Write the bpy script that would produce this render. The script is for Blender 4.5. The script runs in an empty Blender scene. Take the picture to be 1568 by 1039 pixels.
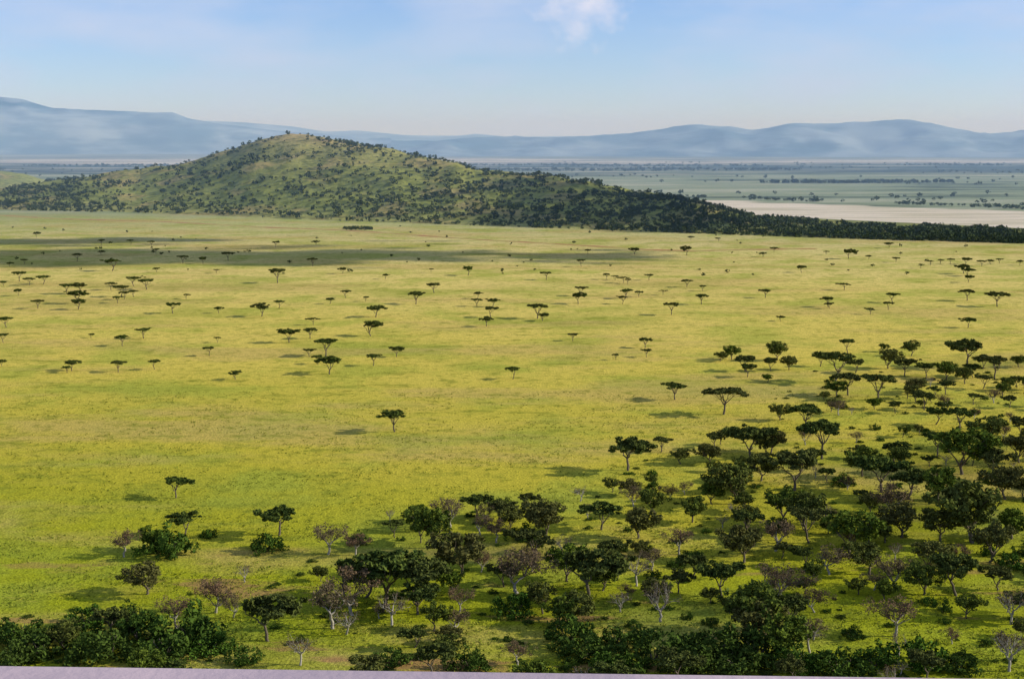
import bpy, math, random
import bmesh
import numpy as np
from mathutils import Vector, noise

random.seed(7); rng = np.random.default_rng(7)
sc = bpy.context.scene
sc.view_settings.view_transform = 'Standard'
sc.view_settings.look = 'None'
sc.view_settings.exposure = 0

# ---------------------------------------------------------------- image pixels projected to the ground through an assumed camera
H = 100.0                      # eye height over the plain
F = 1568*50/36.0
VH = 212.0
P = math.atan((519.5-VH)/F)
def ray(u, v):
    x = (u-784)/F; yc = -(v-519.5)/F
    return (x, math.cos(P)+yc*math.sin(P), -math.sin(P)+yc*math.cos(P))
def ground(u, v, z=0.0):
    d = ray(u, v); t = (z-H)/d[2]
    return (d[0]*t, d[1]*t)

SUN_EL = math.radians(24)
# ---------------------------------------------------------------- camera
cam = bpy.data.cameras.new("camera"); cam.lens = 50; cam.sensor_width = 36
cam.clip_start = 0.1; cam.clip_end = 200000
camo = bpy.data.objects.new("camera", cam); sc.collection.objects.link(camo)
camo.location = (0, 0, H); camo.rotation_euler = (math.pi/2-P, 0, 0)
sc.camera = camo

# ---------------------------------------------------------------- light
sun = bpy.data.lights.new("sun", 'SUN'); sun.energy = 5.0; sun.angle = math.radians(0.5)
sun.color = (1.0, 0.94, 0.80)
suno = bpy.data.objects.new("sun", sun); sc.collection.objects.link(suno)
suno.rotation_euler = (0, math.pi/2-SUN_EL, 0)

w = bpy.data.worlds.new("World"); sc.world = w; w.use_nodes = True
nt = w.node_tree; N = nt.nodes; L = nt.links
bg = N["Background"]; bg.inputs[1].default_value = 0.12
sky = N.new("ShaderNodeTexSky"); sky.sky_type = 'NISHITA'; sky.sun_disc = False
sky.sun_elevation = SUN_EL; sky.sun_rotation = math.radians(90)
sky.altitude = 1500; sky.air_density = 1.0; sky.dust_density = 0.3; sky.ozone_density = 3.0
tint = N.new("ShaderNodeMix"); tint.data_type = 'RGBA'; tint.blend_type = 'MULTIPLY'; tint.inputs[0].default_value = 1
tint.inputs[7].default_value = (0.92, 1.0, 1.27, 1); L.new(sky.outputs[0], tint.inputs[6])
tc = N.new("ShaderNodeTexCoord")
mp = N.new("ShaderNodeMapping"); mp.inputs['Scale'].default_value = (6, 6, 20)
L.new(tc.outputs['Generated'], mp.inputs[0])
nz = N.new("ShaderNodeTexNoise"); nz.inputs['Scale'].default_value = 1.3; nz.inputs['Detail'].default_value = 7
L.new(mp.outputs[0], nz.inputs['Vector'])
cr = N.new("ShaderNodeMapRange"); cr.inputs[1].default_value = 0.40; cr.inputs[2].default_value = 0.70
cr.inputs[3].default_value = 0.10; cr.inputs[4].default_value = 0.75
L.new(nz.outputs[0], cr.inputs[0])
mx = N.new("ShaderNodeMix"); mx.data_type = 'RGBA'
mx.inputs[7].default_value = (4.9, 5.6, 7.2, 1)
L.new(cr.outputs[0], mx.inputs[0]); L.new(tint.outputs[2], mx.inputs[6])
# one brighter little cloud
cd = Vector(ray(893, 0)).normalized()
vs = N.new("ShaderNodeVectorMath"); vs.operation = 'DISTANCE'; vs.inputs[1].default_value = cd
L.new(tc.outputs['Generated'], vs.inputs[0])
mp2 = N.new("ShaderNodeMapping"); mp2.inputs['Scale'].default_value = (34, 34, 40)
L.new(tc.outputs['Generated'], mp2.inputs[0])
nz2 = N.new("ShaderNodeTexNoise"); nz2.inputs['Scale'].default_value = 2.0; nz2.inputs['Detail'].default_value = 6
L.new(mp2.outputs[0], nz2.inputs['Vector'])
ml = N.new("ShaderNodeMath"); ml.operation = 'MULTIPLY_ADD'; ml.inputs[1].default_value = 0.06
L.new(nz2.outputs[0], ml.inputs[0]); L.new(vs.outputs['Value'], ml.inputs[2])
mr = N.new("ShaderNodeMapRange"); mr.inputs[1].default_value = 0.062; mr.inputs[2].default_value = 0.030
mr.inputs[3].default_value = 0; mr.inputs[4].default_value = 0.7
L.new(ml.outputs[0], mr.inputs[0])
mx2 = N.new("ShaderNodeMix"); mx2.data_type = 'RGBA'; mx2.inputs[7].default_value = (7.4, 7.1, 7.8, 1)
L.new(mr.outputs[0], mx2.inputs[0]); L.new(mx.outputs[2], mx2.inputs[6])
L.new(mx2.outputs[2], bg.inputs[0])

# ---------------------------------------------------------------- node helpers
def newmat(name):
    m = bpy.data.materials.new(name); m.use_nodes = True
    nt = m.node_tree; b = nt.nodes["Principled BSDF"]
    b.inputs['Roughness'].default_value = 1.0
    b.inputs['Specular IOR Level'].default_value = 0.0
    return m, nt, b
class G:
    def __init__(s, nt): s.nt = nt; s.N = nt.nodes; s.L = nt.links
    def pos(s):
        g = s.N.new("ShaderNodeNewGeometry"); return g.outputs['Position']
    def xyz(s, v):
        n = s.N.new("ShaderNodeSeparateXYZ"); s.L.new(v, n.inputs[0]); return n.outputs
    def scale(s, v, sc_):
        n = s.N.new("ShaderNodeVectorMath"); n.operation = 'MULTIPLY'; s.L.new(v, n.inputs[0]); n.inputs[1].default_value = sc_; return n.outputs[0]
    def noise(s, v, scale, detail=3, rough=0.55):
        n = s.N.new("ShaderNodeTexNoise"); n.inputs['Scale'].default_value = scale
        n.inputs['Detail'].default_value = detail; n.inputs['Roughness'].default_value = rough
        s.L.new(v, n.inputs['Vector']); return n.outputs[0]
    def math(s, op, a, b=None, c=None):
        n = s.N.new("ShaderNodeMath"); n.operation = op
        for i, x in enumerate((a, b, c)):
            if x is None: continue
            if isinstance(x, (int, float)): n.inputs[i].default_value = x
            else: s.L.new(x, n.inputs[i])
        return n.outputs[0]
    def rng(s, v, a, b, c=0.0, d=1.0):
        n = s.N.new("ShaderNodeMapRange"); n.interpolation_type = 'SMOOTHSTEP'; s.L.new(v, n.inputs[0])
        for i, x in enumerate((a, b, c, d)): n.inputs[i+1].default_value = x
        return n.outputs[0]
    def mix(s, f, a, b, mode='MIX'):
        n = s.N.new("ShaderNodeMix"); n.data_type = 'RGBA'; n.blend_type = mode
        for i, x in ((0, f), (6, a), (7, b)):
            if isinstance(x, (int, float)): n.inputs[i].default_value = x
            elif isinstance(x, tuple): n.inputs[i].default_value = (*x, 1)
            else: s.L.new(x, n.inputs[i])
        return n.outputs[2]
    def ramp(s, v, stops):
        n = s.N.new("ShaderNodeValToRGB"); s.L.new(v, n.inputs[0]); e = n.color_ramp.elements
        while len(e) < len(stops): e.new(0.5)
        for k, (p, c) in enumerate(stops): e[k].position = p
        for k, (p, c) in enumerate(stops): e[k].color = (*c, 1)
        return n.outputs[0]
    def grey(s, f):
        c = s.N.new("ShaderNodeCombineXYZ"); [s.L.new(f, c.inputs[i]) for i in range(3)]; return c.outputs[0]
    def bump(s, h, strength, dist, bsdf):
        n = s.N.new("ShaderNodeBump"); n.inputs['Strength'].default_value = strength; n.inputs['Distance'].default_value = dist
        s.L.new(h, n.inputs['Height']); s.L.new(n.outputs[0], bsdf.inputs['Normal'])

# ---------------------------------------------------------------- materials
m_ground, nt, b = newmat("savanna_grass"); g = G(nt)
p = g.pos(); X, Y, Z = g.xyz(p)
nbig = g.noise(p, 0.004, 4); nmid = g.noise(p, 0.02, 5, 0.6); nfin = g.noise(p, 0.22, 5, 0.65); nmic = g.noise(p, 1.6, 3, 0.7)
yy = g.math('MULTIPLY_ADD', nbig, 300.0, Y)           # wobble the zones
yy = g.math('ADD', yy, -150.0)
t = g.math('MULTIPLY', yy, 1/2000.0)
col = g.ramp(t, [(0.09, (0.25, 0.31, 0.012)), (0.165, (0.36, 0.37, 0.018)), (0.22, (0.54, 0.45, 0.05)), (0.33, (0.69, 0.54, 0.10)),
                 (0.5, (0.74, 0.58, 0.17)), (0.68, (0.68, 0.56, 0.22)), (0.85, (0.52, 0.49, 0.20)), (1.0, (0.28, 0.32, 0.12))])
col = g.mix(g.math('MULTIPLY', g.rng(nmid, 0.46, 0.64), 0.55), col, (0.33, 0.39, 0.05))
npt = g.noise(g.scale(p, (0.008, 0.010, 0)), 1.0, 4, 0.6)
col = g.mix(g.math('MULTIPLY', g.rng(npt, 0.50, 0.66), 0.5), col, (0.32, 0.35, 0.05))
pst = g.scale(p, (0.005, 0.014, 0)); nst = g.noise(pst, 1.0, 6, 0.65)
col = g.mix(g.math('MULTIPLY', g.rng(nst, 0.48, 0.62), 0.5), col, (0.55, 0.38, 0.13))
nsp = g.noise(g.scale(p, (0.05, 0.09, 0)), 1.0, 5, 0.7)
col = g.mix(g.math('MULTIPLY', g.rng(nsp, 0.52, 0.66), 0.6), col, (0.22, 0.25, 0.03))
col = g.mix(g.math('MULTIPLY', g.rng(nfin, 0.50, 0.68), 0.6), col, (0.18, 0.20, 0.02))
col = g.mix(1.0, col, g.grey(g.rng(nmic, 0.35, 0.65, 0.62, 1.2)), 'MULTIPLY')
ne = g.noise(g.scale(p, (0.02, 0.06, 0)), 1.0, 4, 0.6)
fe = g.math('MULTIPLY', g.rng(ne, 0.57, 0.64), g.rng(Y, 360, 300))
col = g.mix(g.math('MULTIPLY', fe, 0.75), col, (0.34, 0.18, 0.08))
# far scrub plain, some haze blue painted into the farthest tones
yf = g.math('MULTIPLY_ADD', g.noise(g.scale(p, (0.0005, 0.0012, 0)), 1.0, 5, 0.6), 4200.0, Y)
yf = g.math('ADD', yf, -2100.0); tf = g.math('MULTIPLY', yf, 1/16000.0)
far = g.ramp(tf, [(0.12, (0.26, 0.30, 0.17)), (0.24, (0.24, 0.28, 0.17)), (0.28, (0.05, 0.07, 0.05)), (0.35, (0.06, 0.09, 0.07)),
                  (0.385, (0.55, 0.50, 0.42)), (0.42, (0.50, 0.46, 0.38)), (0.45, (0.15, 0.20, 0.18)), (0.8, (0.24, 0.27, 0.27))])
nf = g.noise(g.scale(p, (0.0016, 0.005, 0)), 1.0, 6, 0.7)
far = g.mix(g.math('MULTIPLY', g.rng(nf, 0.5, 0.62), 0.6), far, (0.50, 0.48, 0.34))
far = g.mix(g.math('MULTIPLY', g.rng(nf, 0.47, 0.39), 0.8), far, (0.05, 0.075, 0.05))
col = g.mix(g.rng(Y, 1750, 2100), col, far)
# pale dry flat on the right behind the wooded ridge
nw = g.noise(g.scale(p, (0.006, 0.012, 0)), 1.0, 4)
e1 = g.math('MULTIPLY_ADD', X, 0.92, Y); e1 = g.math('MULTIPLY_ADD', nw, 260, e1)
s1 = g.rng(e1, 2790, 2740)
s2 = g.rng(g.math('MULTIPLY_ADD', nw, 160, X), 330, 390)
s3 = g.rng(Y, 1500, 1560)
sm = g.math('MULTIPLY', g.math('MULTIPLY', s1, s2), s3)
nsd = g.noise(g.scale(p, (0.004, 0.02, 0)), 1.0, 5, 0.6)
col = g.mix(sm, col, g.mix(g.rng(nsd, 0.42, 0.6), (0.72, 0.62, 0.47), (0.54, 0.47, 0.31)))
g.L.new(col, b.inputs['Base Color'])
hb = g.math('ADD', g.math('MULTIPLY', nfin, 1.0), g.math('MULTIPLY', nmic, 0.4))
g.bump(hb, 0.6, 1.0, b)

m_hill, nt, b = newmat("hill_grass"); g = G(nt)
p = g.pos(); X, Y, Z = g.xyz(p)
n1 = g.noise(p, 0.012, 5, 0.6); n2 = g.noise(p, 0.08, 5, 0.65)
zt = g.math('MULTIPLY', g.math('MULTIPLY_ADD', n1, 40.0, Z), 1/140.0)
col = g.ramp(zt, [(0.1, (0.46, 0.42, 0.14)), (0.2, (0.27, 0.29, 0.07)), (0.5, (0.27, 0.28, 0.07)), (0.75, (0.34, 0.31, 0.10)), (0.92, (0.46, 0.34, 0.16))])
col = g.mix(g.math('MULTIPLY', g.rng(n1, 0.48, 0.62), 0.6), col, (0.46, 0.33, 0.14))
col = g.mix(g.math('MULTIPLY', g.rng(n2, 0.47, 0.60), 0.7), col, (0.11, 0.13, 0.035))
col = g.mix(g.rng(X, 100, 500, 0, 0.6), col, (0.12, 0.15, 0.05))
g.L.new(col, b.inputs['Base Color']); g.bump(n2, 0.6, 6.0, b)

m_mtn, nt, b = newmat("mountain_haze_blue"); g = G(nt); p = g.pos()
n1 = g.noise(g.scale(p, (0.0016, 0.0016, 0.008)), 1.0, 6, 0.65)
col = g.mix(g.rng(n1, 0.4, 0.62), (0.07, 0.14, 0.21), (0.24, 0.32, 0.40))  # blue of distant haze painted into the slope colour
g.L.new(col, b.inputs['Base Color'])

m_look, nt, b = newmat("lookout_rock_grass"); g = G(nt); p = g.pos()
n1 = g.noise(p, 0.3, 6, 0.65)
g.L.new(g.mix(g.rng(n1, 0.4, 0.6), (0.12, 0.15, 0.04), (0.26, 0.2, 0.14)), b.inputs['Base Color']); g.bump(n1, 0.8, 0.6, b)

m_wall, nt, b = newmat("lilac_plaster"); g = G(nt); p = g.pos()
n1 = g.noise(p, 3.0, 5); n2 = g.noise(p, 60, 4)
g.L.new(g.mix(g.rng(n1, 0.35, 0.65), (0.44, 0.35, 0.385), (0.58, 0.45, 0.47)), b.inputs['Base Color']); g.bump(n2, 0.25, 0.006, b)

m_road, nt, b = newmat("red_dirt"); g = G(nt); p = g.pos()
n1 = g.noise(p, 0.05, 5)
g.L.new(g.mix(g.rng(n1, 0.35, 0.6), (0.40, 0.20, 0.10), (0.42, 0.34, 0.12)), b.inputs['Base Color'])

def leafmat(name, c1, c2, c3, rnd=0.75):
    m, nt, b = newmat(name); g = G(nt); nt.nodes.remove(b)
    b = nt.nodes.new("ShaderNodeBsdfDiffuse"); g.L.new(b.outputs[0], nt.nodes["Material Output"].inputs[0])
    tco = g.N.new("ShaderNodeTexCoord"); oi = g.N.new("ShaderNodeObjectInfo")
    n1 = g.noise(tco.outputs['Object'], 0.9, 2, 0.6)
    c = g.mix(g.rng(n1, 0.40, 0.60), c1, c2)
    c = g.mix(g.math('MULTIPLY', oi.outputs['Random'], rnd), c, c3)
    g.L.new(c, b.inputs['Color']); return m
m_leafU = leafmat("acacia_leaves", (0.04, 0.065, 0.016), (0.11, 0.14, 0.026), (0.09, 0.09, 0.028))
m_leafD = leafmat("green_leaves", (0.05, 0.085, 0.013), (0.14, 0.19, 0.022), (0.12, 0.11, 0.035), 0.95)
m_leafB = leafmat("dry_twigs", (0.10, 0.08, 0.045), (0.18, 0.14, 0.07), (0.18, 0.105, 0.06), 0.9)
m_leafS = leafmat("shrub_leaves", (0.032, 0.075, 0.011), (0.095, 0.165, 0.02), (0.06, 0.085, 0.018), 0.9)
m_far = leafmat("distant_bush_leaves", (0.04, 0.06, 0.02), (0.08, 0.10, 0.032), (0.06, 0.08, 0.03))
m_tuft = leafmat("grass_tuft", (0.12, 0.17, 0.015), (0.32, 0.30, 0.04), (0.2, 0.25, 0.03))
m_bark, nt, b = newmat("bark"); g = G(nt); p = g.pos()
g.L.new(g.mix(g.noise(p, 3.0, 4), (0.07, 0.055, 0.04), (0.22, 0.18, 0.13)), b.inputs['Base Color'])
m_barkP, nt, b = newmat("pale_bark"); g = G(nt); p = g.pos()
g.L.new(g.mix(g.noise(p, 3.0, 4), (0.22, 0.19, 0.15), (0.50, 0.46, 0.38)), b.inputs['Base Color'])
m_twig, nt, b = newmat("twig_bark"); b.inputs['Base Color'].default_value = (0.11, 0.085, 0.06, 1)

# ---------------------------------------------------------------- mesh helpers
class MB:
    def __init__(s): s.v = []; s.f = []; s.mi = []; s.n = 0
    def add(s, v, f, mi):
        v = np.asarray(v, float); f = np.asarray(f, int)
        s.v.append(v); s.f.append(f+s.n); s.mi.append(np.full(len(f), mi)); s.n += len(v)
    def mesh(s, name, mats, smooth=False):
        v = np.concatenate(s.v); f = np.concatenate(s.f); mi = np.concatenate(s.mi)
        me = bpy.data.meshes.new(name)
        me.vertices.add(len(v)); me.vertices.foreach_set("co", v.astype(np.float32).ravel())
        me.loops.add(len(f)*4); me.loops.foreach_set("vertex_index", f.astype(np.int32).ravel())
        me.polygons.add(len(f)); me.polygons.foreach_set("loop_start", np.arange(0, len(f)*4, 4, dtype=np.int32))
        me.polygons.foreach_set("material_index", mi.astype(np.int32))
        if smooth: me.polygons.foreach_set("use_smooth", np.ones(len(f), bool))
        for m in mats: me.materials.append(m)
        me.update(calc_edges=True); return me
def link(name, me, loc=(0, 0, 0)):
    o = bpy.data.objects.new(name, me); o.location = loc; sc.collection.objects.link(o); return o
def tube(mb, pts, rad, mi=0, k=5):
    pts = [Vector(q) for q in pts]; vs = []
    for i, q in enumerate(pts):
        d = (pts[min(i+1, len(pts)-1)]-pts[max(i-1, 0)]).normalized()
        a = d.cross(Vector((0.3, 1, 0.1))).normalized(); c = d.cross(a)
        for j in range(k):
            an = 2*math.pi*j/k; vs.append(q+(a*math.cos(an)+c*math.sin(an))*rad[i])
    fs = [(i*k+j, i*k+(j+1) % k, (i+1)*k+(j+1) % k, (i+1)*k+j) for i in range(len(pts)-1) for j in range(k)]
    mb.add(vs, fs, mi)
def leaves(mb, c, size, mi=1, flat=0.0):
    n = len(c); a = rng.normal(size=(n, 3)); a[:, 2] *= (1-flat); a /= np.linalg.norm(a, axis=1)[:, None]
    r = rng.normal(size=(n, 3)); r[:, 2] *= (1-flat); bb = np.cross(a, r)
    if flat > 0: bb = r-(r*a).sum(1)[:, None]*a
    bb /= np.linalg.norm(bb, axis=1)[:, None]
    s = size*rng.uniform(0.6, 1.3, n)[:, None]; a = a*s; bb = bb*s*0.65
    v = np.stack([c-a*0.9, c-bb*0.8+a*0.1, c+a, c+bb*0.8-a*0.1], 1).reshape(-1, 3)
    mb.add(v, np.arange(n*4).reshape(n, 4), mi)
def blob(n, c, r):
    d = rng.normal(size=(n, 3)); d /= np.linalg.norm(d, axis=1)[:, None]
    return np.asarray(c)+d*(rng.uniform(0.25, 1, n)**0.5)[:, None]*np.asarray(r)
def branch(mb, a, b_, r0, r1, wob=0.25, mi=0, seg=4):
    a = Vector(a); b_ = Vector(b_); pts = []; rad = []
    for i in range(seg+1):
        t = i/seg; q = a.lerp(b_, t)
        if 0 < i < seg: q += Vector(rng.normal(size=3))*wob
        pts.append(q); rad.append(r0+(r1-r0)*t)
    tube(mb, pts, rad, mi, 5); return pts

def make_tree(kind):
    mb = MB()
    if kind == 'umbrella':    # nominal 7 m tall, 8 m wide
        R = 4.0; zc = 5.8; th = 1.0; nc = 46; nl = 88; ls = 0.36; fork = rng.uniform(1.8, 3.2)
    elif kind == 'layered':
        R = 4.0; zc = 5.2; th = 1.5; nc = 56; nl = 88; ls = 0.35; fork = rng.uniform(1.3, 2.4)
    elif kind == 'round':
        R = 3.8; zc = 4.7; th = 2.1; nc = 66; nl = 82; ls = 0.31; fork = rng.uniform(1.0, 1.8)
    elif kind == 'thin':      # grey-brown, thinly leafed crown
        R = 3.7; zc = 4.7; th = 1.8; nc = 42; nl = 42; ls = 0.19; fork = rng.uniform(1.0, 2.1)
    elif kind == 'bare':      # nearly leafless, pale limbs
        R = 3.4; zc = 4.7; th = 1.9; nc = 30; nl = 12; ls = 0.17; fork = rng.uniform(1.2, 2.3)
    thin = kind in ('thin', 'bare')
    top = Vector((rng.normal()*0.45, rng.normal()*0.45, fork))
    branch(mb, (0, 0, -0.4), top, 0.28, 0.2, 0.08, 0)
    nlimb = int(rng.integers(3, 6)); limbs = []
    a0 = rng.uniform(0, 6.28)
    for i in range(nlimb):
        an = a0+i*6.283/nlimb+rng.normal()*0.3; rr = R*rng.uniform(0.3, 0.65)
        e = (top.x+math.cos(an)*rr, top.y+math.sin(an)*rr, zc-th*0.5+rng.normal()*0.2)
        limbs.append(branch(mb, top, e, 0.16, 0.05, 0.18, 0))
    ox, oy = rng.normal(size=2)*0.4
    ex = rng.uniform(0.78, 1.16)
    for k in range(nc):
        an = rng.uniform(0, 6.283); rr = R*math.sqrt(rng.uniform(0.0, 0.9))
        lob = 1+0.22*math.sin(an*3+a0)+0.15*math.sin(an*5+2*a0)
        cx = ox+math.cos(an)*rr*ex*lob; cy = oy+math.sin(an)*rr*lob/ex
        q = 1-(rr/R)**2
        if kind == 'umbrella': cz = zc+rng.uniform(-0.45, 0.45)*th+0.5*q
        elif kind == 'layered': cz = zc+rng.uniform(-0.8, 0.8)*th*(0.45+0.55*q)+0.2*q
        else: cz = zc+rng.uniform(-1, 1)*th*math.sqrt(max(q, 0.08))
        cr_ = rng.uniform(0.45, 1.05)
        best = min(limbs, key=lambda l: (l[-1]-Vector((cx, cy, cz))).length)
        s_ = best[int(rng.integers(2, 5))]
        if k % 3 == 0 or thin:
            tm = 0 if kind == 'bare' else 2
            pp = branch(mb, s_, (cx, cy, cz), 0.055, 0.02, 0.12, tm if thin else 0, 3)
            if thin:
                for _ in range(6):
                    dd = Vector(rng.normal(size=3)); dd.z = abs(dd.z)*0.6; dd.normalize()
                    st = pp[int(rng.integers(1, 4))]
                    branch(mb, st, st+dd*rng.uniform(0.6, 1.2), 0.026, 0.012, 0.06, 2, 2)
        vr = 0.42 if kind in ('umbrella', 'layered') else 0.75
        leaves(mb, blob(int(nl*cr_**2)+1, (cx, cy, cz), (cr_, cr_, cr_*vr)), ls, 1, 0.35)
    lm = {'umbrella': m_leafU, 'layered': m_leafU, 'round': m_leafD, 'thin': m_leafB, 'bare': m_leafB}[kind]
    return mb.mesh(kind+"_tree", [m_barkP if thin else m_bark, lm, m_twig])
def make_bush():
    mb = MB()
    for i in range(6):
        an = rng.uniform(0, 6.28); branch(mb, (0, 0, -0.2), (math.cos(an)*1.6, math.sin(an)*1.6, 1.9), 0.1, 0.03, 0.15)
    a0 = rng.uniform(0, 6.28); hh = rng.uniform(2.4, 3.6)
    for k in range(46):
        an = rng.uniform(0, 6.283); rr = 3.3*math.sqrt(rng.uniform(0, 1)); q = max(0, 1-(rr/3.6)**2)
        rr *= 1+0.22*math.sin(an*3+a0)
        cz = rng.uniform(0.2, hh*(q**0.6)*(1+0.25*math.sin(an*2+a0*3))+0.1); cr_ = rng.uniform(0.35, 0.95)
        leaves(mb, blob(int(85*cr_**2), (math.cos(an)*rr, math.sin(an)*rr, cz), (cr_, cr_, cr_*0.85)), 0.26, 1, 0.1)
    return mb.mesh("shrub", [m_bark, m_leafS])

PROT = {'u': [make_tree('umbrella') for _ in range(8)], 'l': [make_tree('layered') for _ in range(8)],
        'r': [make_tree('round') for _ in range(9)], 'b': [make_tree('thin') for _ in range(8)],
        'w': [make_tree('bare') for _ in range(5)], 's': [make_bush() for _ in range(9)]}
NAME = {'u': 'umbrella_acacia_tree', 'l': 'acacia_tree', 'r': 'savanna_tree', 'b': 'thorn_tree', 'w': 'bare_thorn_tree', 's': 'shrub'}
placed = []
def plant(x, y, width, kind, hs=1.0):
    me = PROT[kind][int(rng.integers(len(PROT[kind])))]
    o = link(NAME[kind], me, (x, y, 0)); nom = 7.8 if kind != 's' else 7.0
    s = width/nom; o.scale = (s, s, s*hs); o.rotation_euler = (0, 0, rng.uniform(0, 6.283)); placed.append((x, y)); return o
def by_crown(u, v, wpx, kind, hs=1.0):
    frac = {'u': 0.72, 'l': 0.62, 'r': 0.55, 'b': 0.55, 'w': 0.55, 's': 0.2}[kind]*hs
    vb = v+wpx*frac; x, y = ground(u, vb)
    dist = math.hypot(y, H)
    plant(x, y, wpx*dist/F, kind, hs)

far_list = """56 357;155 368;200 368;232 370;239 382;155 385;118 390 14;172 400 24;37 398;280 393 16;311 396 12;349 388 17;422 371 10;484 370 10;479 397 16
425 415 23;525 412 12;590 421 10;717 411 17;665 436 20;240 411 9;332 413 9;5 432 10;30 418 18;45 427 16;66 424 18;28 445 12;58 461 18;10 488 20;5 513 16;3 553 12
103 437 20;120 437 20;170 434 16;185 440 22;205 426 20;225 430 22;190 448 14;120 450 26;120 462 22;180 455 14;205 446 14;265 466 20;285 451 10;335 472 12;401 469 25;427 462 16
505 458 12;530 446 14;560 455 9;575 472 26;568 497 26;443 508 28;475 505 22;480 488 14;499 523 32;504 552 34;474 536 16;487 546 16;572 545 20;607 534 20;320 533 16;333 517 10
360 571 20;237 553 16;181 555 22;110 555 22;103 562 14;187 516 18;220 505 22;637 450 23;731 449 12;730 459 16;754 460 16;752 472 20;745 488 18;823 469 28;831 482 18;836 418 16
890 441 16;886 452 20;877 512 16;988 520 18;990 536 14;943 543 10;900 383 8;890 399 12;972 382 15;929 420 10;942 423 10;955 425 12;961 428 9;994 421 12;958 445 18;978 447 12;953 455 14
1052 430 16;1076 438 10;1074 453 20;1028 466 20;1051 380 16;1058 363 8;1168 388 10;1185 380 10;1227 409 14;1293 435 15;1268 457 17;1270 465 12;1172 445 16;1195 485 12;1300 385 18
1333 473 12;1367 451 18;1360 464 14;1361 373 12;1372 395 11;1410 405 9;1425 400 9;1440 398 9;1455 397 10;1479 397 14;1475 408 20;1482 413 18;1483 424 13;1481 446 21;1503 400 13;1517 399 10
1530 397 10;1561 400 11;1527 451 28;1482 490 20;785 565 20;15 403 10;1265 385 8;1330 392 8;1100 365 8;660 412 7;140 512 8;1015 445 9"""
for it in far_list.replace("\n", ";").split(";"):
    q = [float(x) for x in it.split()]; u, v = q[0], q[1]
    wp = q[2] if len(q) > 2 else 10
    r_ = rng.random(); by_crown(u, v, wp*1.04, 'u' if r_ < 0.6 else 'l', rng.uniform(0.78, 1.05))

mid = """1033 590 34 u;1108 600 52 u;1120 536 26 r;1103 543 20 r;1142 550 30 l;1188 533 32 r;1180 553 22 l;1208 553 26 r;1175 577 16 r;1145 562 22 l;1298 523 22 u;1278 548 52 u;1310 555 26 l;1256 545 24 l
1282 590 34 r;1298 577 40 u;1356 530 16 r;1360 545 34 r;1395 530 28 r;1344 580 48 u;1385 555 30 l;1419 560 26 l;1448 563 34 r;1479 530 48 l;1505 550 26 l;1523 551 40 u;1560 550 24 r;1490 562 26 l;1477 571 28 r
1505 578 26 u;1558 580 22 l;1415 605 30 u;1447 620 22 l;1490 605 20 u;1535 593 22 r;1235 628 46 u;1258 656 62 u;1013 673 28 u;1085 690 36 r;1103 666 24 r;1150 664 66 l;1180 668 44 r;963 682 60 l;604 634 38 u
269 736 38 u;283 793 42 l;427 786 54 l;190 825 48 b;256 832 84 s;240 820 46 r;320 816 30 s;503 818 58 b;548 825 34 s;408 832 52 s;597 785 20 w;665 800 66 r;690 778 58 b;729 766 42 l;640 790 40 r;705 838 80 r
760 806 44 b;832 788 64 r;800 815 50 s;920 780 56 l;970 755 38 b;978 793 54 r;1040 822 50 b;1060 775 44 r;1125 732 72 r;1216 708 74 l;1165 710 50 r;1195 765 60 r;1187 810 60 b;1140 825 60 r;1235 775 60 r;1303 805 80 r
1195 885 80 b;1105 873 60 l;1370 868 62 b;1415 880 56 r;1465 866 68 l;1515 822 66 r;1425 845 60 r;1490 770 100 r;1475 680 84 r;1500 656 56 r;1350 712 74 l;1365 758 70 b;1390 730 60 l;1440 795 60 r;1550 858 50 s;1560 678 50 r
1550 795 60 r;1548 920 60 w;1370 935 72 b;1330 850 60 r;1010 910 68 w;950 915 44 w;880 925 64 r;905 862 88 l;868 855 60 r;790 862 90 b;975 865 52 w;998 850 40 b;590 868 100 l;640 872 80 l;540 895 90 b;510 915 80 b
600 925 60 w;530 945 52 w;412 930 78 l;330 903 62 b;375 872 34 w;225 880 60 r;270 930 56 b;460 985 54 w;700 945 44 b;665 940 44 r;785 928 66 s;600 1005 60 s;718 1010 60 s;375 1003 56 s;640 905 60 l;560 875 70 r
20 965 90 s;60 985 90 s;110 962 80 s;160 985 100 s;215 965 90 s;290 960 110 s;250 990 90 s;320 985 70 s;15 1005 80 s;130 945 60 s;195 940 60 s
870 965 80 s;895 990 90 s;1000 990 100 s;950 975 70 s;1150 925 90 r;1165 985 110 s;1200 965 80 r;1090 995 110 s;1240 965 60 w;1305 968 40 s;1410 1003 90 s;1280 1010 90 s;1545 985 70 w;1060 1010 80 s;1130 1010 90 s;1470 1015 60 s
1160 945 80 r;860 930 50 r;1340 1005 70 s;1220 1010 80 s;940 1015 80 s;1380 790 60 r;1320 700 50 r;1290 735 40 s;1435 735 60 r;1540 730 60 r;1520 700 50 l;1270 850 60 b;1060 850 40 s;1000 745 26 s"""
for it in mid.replace("\n", ";").split(";"):
    q = it.split(); by_crown(float(q[0]), float(q[1]), float(q[2])*1.03, q[3], rng.uniform(0.85, 1.08))
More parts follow.
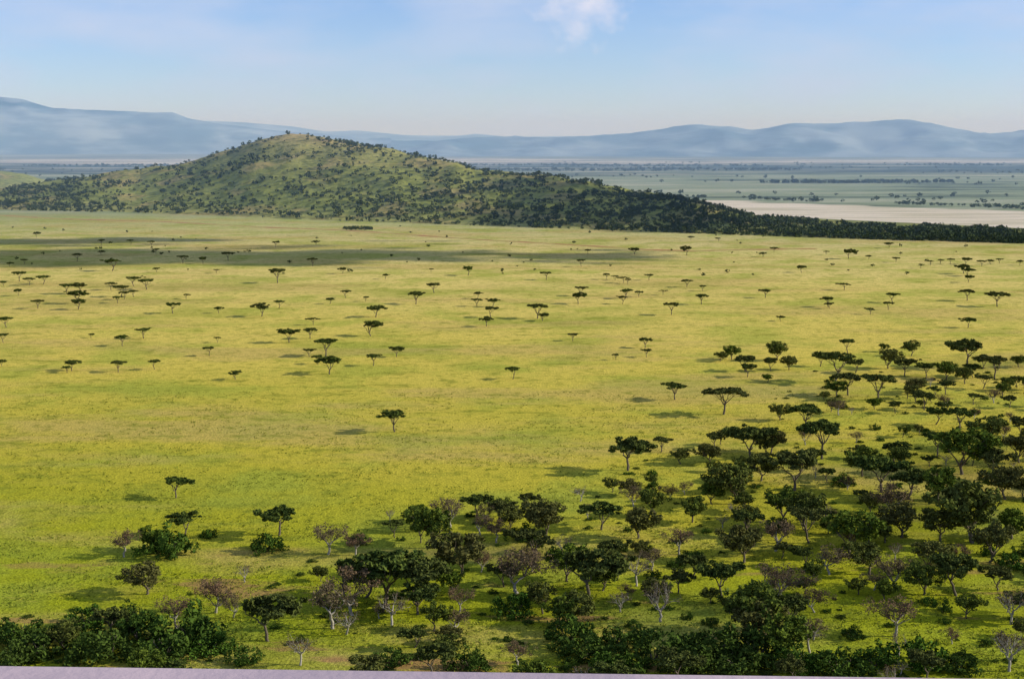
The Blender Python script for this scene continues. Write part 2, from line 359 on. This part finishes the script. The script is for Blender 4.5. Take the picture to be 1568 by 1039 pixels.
# random fill of the wooded part
lim = [(560, 1270), (640, 1200), (700, 1060), (760, 900), (800, 640), (850, 540), (900, 350), (940, 60), (1040, -100)]
us_ = [a[1] for a in lim]; vs_ = [a[0] for a in lim]
cnt = 0; tries = 0
while cnt < 270 and tries < 12000:
    tries += 1
    v = 590+470*rng.random()**0.85; u0 = np.interp(v, vs_, us_); u = rng.uniform(u0, 1720)
    x, y = ground(u, v)
    if u < 480 and v > 880 and rng.random() < 0.7: continue
    if 330 < u < 820 and v > 960 and rng.random() < 0.5: continue
    md = min((x-a)**2+(y-b_)**2 for a, b_ in placed)
    if md < 5.0**2: continue
    k = rng.choice(['r', 'l', 'b', 'w', 's', 'u'], p=[0.29, 0.20, 0.20, 0.07, 0.20, 0.04])
    wm = {'r': 6.8, 'l': 7.2, 'b': 6.6, 'w': 6.0, 's': 4.2, 'u': 8}[k]*rng.uniform(0.55, 1.15)
    plant(x, y, wm, k, rng.uniform(0.85, 1.1)); cnt += 1
cnt = 0
while cnt < 420:
    v = rng.uniform(560, 1060); u0 = np.interp(v, vs_, us_)-60; u = rng.uniform(u0, 1720); x, y = ground(u, v)
    plant(x, y, rng.uniform(0.8, 2.8), 's', rng.uniform(0.5, 0.9)); cnt += 1

# ---------------------------------------------------------------- ground sheet
mb = MB(); S = 90000.0
mb.add([(-S, -2000, 0), (S, -2000, 0), (S, S, 0), (-S, S, 0)], [(0, 1, 2, 3)], 0)
link("ground", mb.mesh("ground", [m_ground]))

# ---------------------------------------------------------------- hills
def itp(tab, u): return float(np.interp(u, [a for a, _ in tab], [b_ for _, b_ in tab]))
def ridge(name, base_v, crest_v, width, mat, u0, u1, nu, nf=26, amp=3.0, nsc=0.012, base_d=None, back=1.2):
    mb = MB(); V = []
    for i in range(nu):
        u = u0+(u1-u0)*i/(nu-1); dx, dy, dz = ray(u, 300)
        bl = math.hypot(dx, dy); bx, by = dx/bl, dy/bl
        if base_d: db = base_d
        else:
            gx, gy = ground(u, itp(base_v, u)); db = math.hypot(gx, gy)
        wd = itp(width, u); dc = db+wd
        r = ray(u, itp(crest_v, u)); zc = max(0.0, H+r[2]/math.hypot(r[0], r[1])*dc)
        for j in range(2*nf+1):
            t = j/nf
            if t <= 1: d = db+wd*t; e = t
            else: d = dc+wd*back*(t-1); e = 2-t
            s = 0.55*(e*e*(3-2*e))+0.45*math.sin(e*math.pi/2)**1.2
            x, y = bx*d, by*d
            n = noise.fractal(Vector((x*nsc, y*nsc, 3.1)), 1.0, 2.0, 5)
            if base_d: n *= 1-0.8*e**4
            z = zc*s+n*amp*min(1, e*3)*min(1, zc/30+0.15)-1.0*(1-min(1, e*8))
            V.append((x, y, z))
    V = np.array(V); m = 2*nf+1
    f = [(i*m+j, (i+1)*m+j, (i+1)*m+j+1, i*m+j+1) for i in range(nu-1) for j in range(2*nf)]
    mb.add(V, f, 0); link(name, mb.mesh(name, [mat], True)); return V.reshape(nu, m, 3)
hb_ = [(-600, 318), (0, 322), (200, 326), (500, 338), (700, 345), (900, 352), (1100, 359), (1300, 366), (1568, 373), (2100, 382)]
hc_ = [(-600, 318), (-200, 305), (0, 292), (60, 282), (120, 273), (190, 264), (250, 257), (300, 247), (355, 230), (400, 215), (440, 209), (475, 207), (520, 215), (560, 223), (610, 233),
       (650, 243), (700, 249), (725, 259), (780, 268), (860, 276), (930, 287), (1000, 299), (1040, 308), (1100, 322), (1200, 338), (1300, 346), (1400, 350), (1568, 355), (2100, 366)]
hw_ = [(-600, 200), (0, 380), (300, 520), (480, 600), (700, 460), (900, 330), (1100, 200), (1568, 120), (2100, 100)]
HV = ridge("grassy_hill", hb_, hc_, hw_, m_hill, -500, 2050, 420, 34, 7.0)
ridge("small_hill", [(-600, 290), (200, 290)], [(-600, 270), (-200, 262), (0, 262), (40, 266), (70, 278), (110, 290)], [(-600, 500), (200, 300)], m_hill, -600, 110, 60, 16, 4.0)
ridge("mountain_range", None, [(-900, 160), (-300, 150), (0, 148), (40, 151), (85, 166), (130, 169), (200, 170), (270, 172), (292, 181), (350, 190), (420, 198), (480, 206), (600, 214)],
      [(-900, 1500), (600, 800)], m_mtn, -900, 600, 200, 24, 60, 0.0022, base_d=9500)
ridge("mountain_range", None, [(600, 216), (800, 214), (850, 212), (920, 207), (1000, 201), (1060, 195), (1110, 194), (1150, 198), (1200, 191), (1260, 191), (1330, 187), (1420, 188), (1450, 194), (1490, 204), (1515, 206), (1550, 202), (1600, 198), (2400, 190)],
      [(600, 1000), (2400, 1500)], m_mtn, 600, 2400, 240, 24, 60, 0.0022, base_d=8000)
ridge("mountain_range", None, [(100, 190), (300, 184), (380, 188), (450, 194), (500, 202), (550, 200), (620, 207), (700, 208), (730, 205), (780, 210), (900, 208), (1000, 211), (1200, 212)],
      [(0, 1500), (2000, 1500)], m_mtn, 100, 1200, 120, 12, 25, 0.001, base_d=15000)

# ---------------------------------------------------------------- distant bush masses
def bushmass(name, pts, mat):
    mb = MB()
    C = []; S_ = []
    for (x, y, z, s) in pts:
        n = 26
        c = blob(n, (0, 0, 0), (1, 1, 0.6)); C.append(c*s*0.5+np.array([x, y, z+s*0.42])); S_.append(np.full(n, s*0.18))
        if rng.random() < 0.5: tube(mb, [(x, y, z-0.5), (x, y, z+s*0.4)], [0.2, 0.12], 1, 4)
    C = np.concatenate(C); S_ = np.concatenate(S_); n = len(C)
    a = rng.normal(size=(n, 3)); a /= np.linalg.norm(a, axis=1)[:, None]; r = rng.normal(size=(n, 3)); bb = np.cross(a, r); bb /= np.linalg.norm(bb, axis=1)[:, None]
    a *= S_[:, None]; bb *= S_[:, None]*0.7
    mb.add(np.stack([C-a, C-bb, C+a, C+bb], 1).reshape(-1, 3), np.arange(n*4).reshape(n, 4), 0)
    return link(name, mb.mesh(name, [mat, m_bark]))
pts = []; nu, m = HV.shape[:2]
for _ in range(16000):
    i = int(rng.integers(nu)); j = rng.uniform(0.5, 38); jj = int(j)
    a = HV[i, jj]; b_ = HV[i, jj+1]; q = a+(b_-a)*(j-jj)
    u = -500+2550*i/(nu-1)+rng.uniform(-3, 3); e = j/34
    n = noise.fractal(Vector((q[0]*0.010, q[1]*0.010, 9)), 1, 2, 4)
    dens = 0.12+0.7*n+0.6*(1-e)+np.interp(u, [450, 700, 900, 1100, 1300], [0, 0.25, 0.4, 0.45, 0.3])
    if u < 150: dens += 0.2
    if e < 0.05 and rng.random() < 0.4 and u < 1000: continue
    if rng.random() > dens: continue
    pts.append((q[0]+rng.normal()*1.5, q[1], q[2], rng.uniform(2.6, 5.8) if rng.random() < 0.78 else rng.uniform(6, 9.5)))
for i in range(0, nu):
    if rng.random() < 0.4:
        q = HV[i, 34+int(rng.integers(-1, 2))]; pts.append((q[0], q[1], q[2], rng.uniform(3, 6)))
bushmass("hillside_bushes", pts, m_far)
pts = []
for _ in range(1600):     # scrub and tree lines on the far plains
    d = rng.uniform(1750, 6000); u = rng.uniform(-100, 1700); x = (u-784)/F*d
    n = noise.fractal(Vector((x*0.0008, d*0.003, 2)), 1, 2, 4)
    if n < 0.03: continue
    if x > 260 and 1550 < d < 2790-0.92*x-120: continue
    pts.append((x, d, 0, rng.uniform(5, 11)))
for _ in range(2600):     # belts of woodland
    u = rng.uniform(-150, 1750); k = int(rng.integers(3)); d = (3300, 4500, 5300)[k]
    x = (u-784)/F*d; wv = noise.noise(Vector((x*0.0012, k*7.0, 1)))
    if wv < -0.12: continue
    pts.append((x, d+250*noise.noise(Vector((x*0.0009, k*3.0, 4)))+rng.normal()*(40+60*k)*max(0.2, wv+0.3), 0, rng.uniform(7, 13)))
for _ in range(300):
    x = rng.uniform(250, 1100); d = 2700-0.92*x+rng.normal()*20+40
    if noise.noise(Vector((x*0.01, 0, 5))) < -0.1: continue
    pts.append((x, d, 0, rng.uniform(4, 8)))
for _ in range(60):
    x, y = ground(rng.uniform(525, 570), 351+rng.normal()*0.8); pts.append((x, y, 0, rng.uniform(2, 5)))
for _ in range(110):
    x, y = ground(rng.uniform(-50, 1620), 345+rng.uniform(0, 80)); pts.append((x, y, 0, rng.uniform(1.5, 4)))
bushmass("distant_scrub", pts, m_far)

# ---------------------------------------------------------------- dirt road
mb = MB(); rp = [(-60, 327), (130, 336), (300, 342), (560, 355), (700, 364), (850, 374), (1000, 382), (1060, 384), (1250, 381)]
V = []
for i in range(120):
    u = -60+1310*i/119; v = itp(rp, u)+0.6*math.sin(u*0.02); x, y = ground(u, v)
    wd = 7.5+2*math.sin(u*0.05); V += [(x, y-wd, 0.05), (x, y+wd, 0.05)]
mb.add(V, [(2*i, 2*i+2, 2*i+3, 2*i+1) for i in range(119)], 0); link("dirt_road", mb.mesh("dirt_road", [m_road]))

# ---------------------------------------------------------------- grass tufts
mb = MB(); n = 30000
vv = rng.uniform(600, 1050, n); uu = rng.uniform(-60, 1640, n)
C = np.array([(*ground(a, c), 0.2) for a, c in zip(uu, vv)])
keep = np.array([noise.fractal(Vector((c[0]*0.04, c[1]*0.04, 0)), 1, 2, 3)+rng.normal()*0.2 > 0.05 for c in C]); C = C[keep]
C2 = np.repeat(C, 4, 0)+rng.normal(size=(len(C)*4, 3))*np.array([0.3, 0.3, 0.08])
leaves(mb, C2, 0.24, 0, 0.0)
link("grass_tufts", mb.mesh("grass_tufts", [m_tuft]))

# ---------------------------------------------------------------- clouds that shade parts of the plain (they stand off to the right)
m_cloud, nt, b = newmat("cloud_white"); b.inputs['Base Color'].default_value = (0.85, 0.86, 0.88, 1)
hz = 900.0
def cloud(puffs):            # puffs: shaded point (x, y, z), radius, depth ratio
    bm = bmesh.new()
    for k, (q, r, fl) in enumerate(puffs):
        off = (hz-q[2])/math.tan(SUN_EL)
        ret = bmesh.ops.create_icosphere(bm, subdivisions=3, radius=1)
        for vt in ret['verts']:
            nn = 1+0.45*noise.fractal(vt.co*1.8+Vector((k*3.1, 0, 0)), 1, 2, 4)
            c = vt.co*nn; vt.co = Vector((q[0]+off+c.x*r*1.5, q[1]+c.y*r*fl, hz+c.z*r*0.3))
    me = bpy.data.meshes.new("cloud"); bm.to_mesh(me); bm.free(); me.materials.append(m_cloud); link("cloud", me)
def gp(u, v): return (*ground(u, v), 0)
pf = []
for k in range(110): pf.append((gp(rng.uniform(-250, 540), 393+rng.normal()*4.5), rng.uniform(14, 38), 1.0))
for k in range(30): pf.append((gp(rng.uniform(-250, 290), 370+rng.normal()*2.5), rng.uniform(14, 30), 0.8))
for k in range(90): pf.append((gp(rng.uniform(450, 1000), 392+rng.normal()*4.5), rng.uniform(7, 16), 0.9))
for k in range(70): pf.append((gp(rng.uniform(-250, 700), 384+rng.normal()*10), rng.uniform(5, 13), 0.8))
cloud(pf)
pf = []
for k in range(60):
    u = rng.uniform(740, 1090); q = HV[int((u+500)/2550*(nu-1)), int(rng.uniform(0.05, 0.95)*34)]
    pf.append((tuple(q), rng.uniform(9, 26), 1.0))
cloud(pf)
pf = []  # extra puffs, added out of view to darken patches of foreground
for (cu, cv, su, sv, nn_) in ((1480, 700, 90, 14, 26), (1400, 790, 120, 12, 26), (700, 850, 70, 10, 14), (1050, 930, 120, 12, 20), (1480, 560, 70, 6, 16)):
    for k in range(nn_): pf.append((gp(cu+rng.normal()*su, cv+rng.normal()*sv), rng.uniform(1.5, 5.0), 0.8))
cloud(pf)

# ---------------------------------------------------------------- lookout hill and parapet wall at the viewpoint
mb = MB(); V = []; na = 72; nr = 40
for j in range(nr):
    for i in range(na):
        an = 2*math.pi*i/na; t = j/(nr-1); r = 2.6+175*t**1.5
        z = H-1.7-max(0, (r-2.6))*math.tan(math.radians(33))
        z += noise.fractal(Vector((math.cos(an)*r*0.05, math.sin(an)*r*0.05, 0)), 1, 2, 4)*min(3.0, r*0.03)
        V.append((math.cos(an)*r, math.sin(an)*r-0.5, max(z, -2)))
V.append((0, -0.5, H-1.7)); c0 = len(V)-1
f = [(j*na+i, j*na+(i+1) % na, (j+1)*na+(i+1) % na, (j+1)*na+i) for j in range(nr-1) for i in range(na)]
f += [(c0, i*2 % na, (i*2+1) % na, (i*2+2) % na) for i in range(na//2)]
mb.add(V, f, 0); link("lookout_hill", mb.mesh("lookout_hill", [m_look]))
zt = H-0.60
ax, ay = ground(0, 1013, zt); bx, by = ground(1568, 1033, zt)
dv = Vector((bx-ax, by-ay, 0)).normalized(); nv = Vector((dv.y, -dv.x, 0))
A = Vector((ax, ay, zt))-dv*0.9; B = Vector((bx, by, zt))+dv*0.9
bm = bmesh.new(); vs2 = []
for q in (A, B, B+nv*0.32, A+nv*0.32): vs2.append(bm.verts.new(q))
lo = [bm.verts.new(v_.co-Vector((0, 0, 1.3))) for v_ in vs2]
bm.faces.new(vs2[::-1]); bm.faces.new(lo)
for i in range(4): bm.faces.new((vs2[i], vs2[(i+1) % 4], lo[(i+1) % 4], lo[i]))
bmesh.ops.recalc_face_normals(bm, faces=bm.faces)
bmesh.ops.bevel(bm, geom=bm.edges[:], offset=0.012, segments=3, affect='EDGES')
me = bpy.data.meshes.new("parapet_wall"); bm.to_mesh(me); bm.free(); me.materials.append(m_wall); link("parapet_wall", me)

# ---------------------------------------------------------------- haze: a real layer of scattering air
m_haze = bpy.data.materials.new("haze_air"); m_haze.use_nodes = True
nt = m_haze.node_tree; nt.nodes.remove(nt.nodes["Principled BSDF"])
vsn = nt.nodes.new("ShaderNodeVolumeScatter"); vsn.inputs['Color'].default_value = (0.42, 0.66, 1.0, 1)
vsn.inputs['Density'].default_value = 1/6200.0; vsn.inputs['Anisotropy'].default_value = 0.0
nt.links.new(vsn.outputs[0], nt.nodes["Material Output"].inputs['Volume'])
bm = bmesh.new(); bmesh.ops.create_cube(bm, size=1)
for v_ in bm.verts:
    v_.co = Vector((v_.co.x*30000, 1300+(v_.co.y+0.5)*12200, -5+(v_.co.z+0.5)*255))
me = bpy.data.meshes.new("haze"); bm.to_mesh(me); bm.free(); me.materials.append(m_haze); link("haze", me)
print("objects", len(bpy.data.objects))
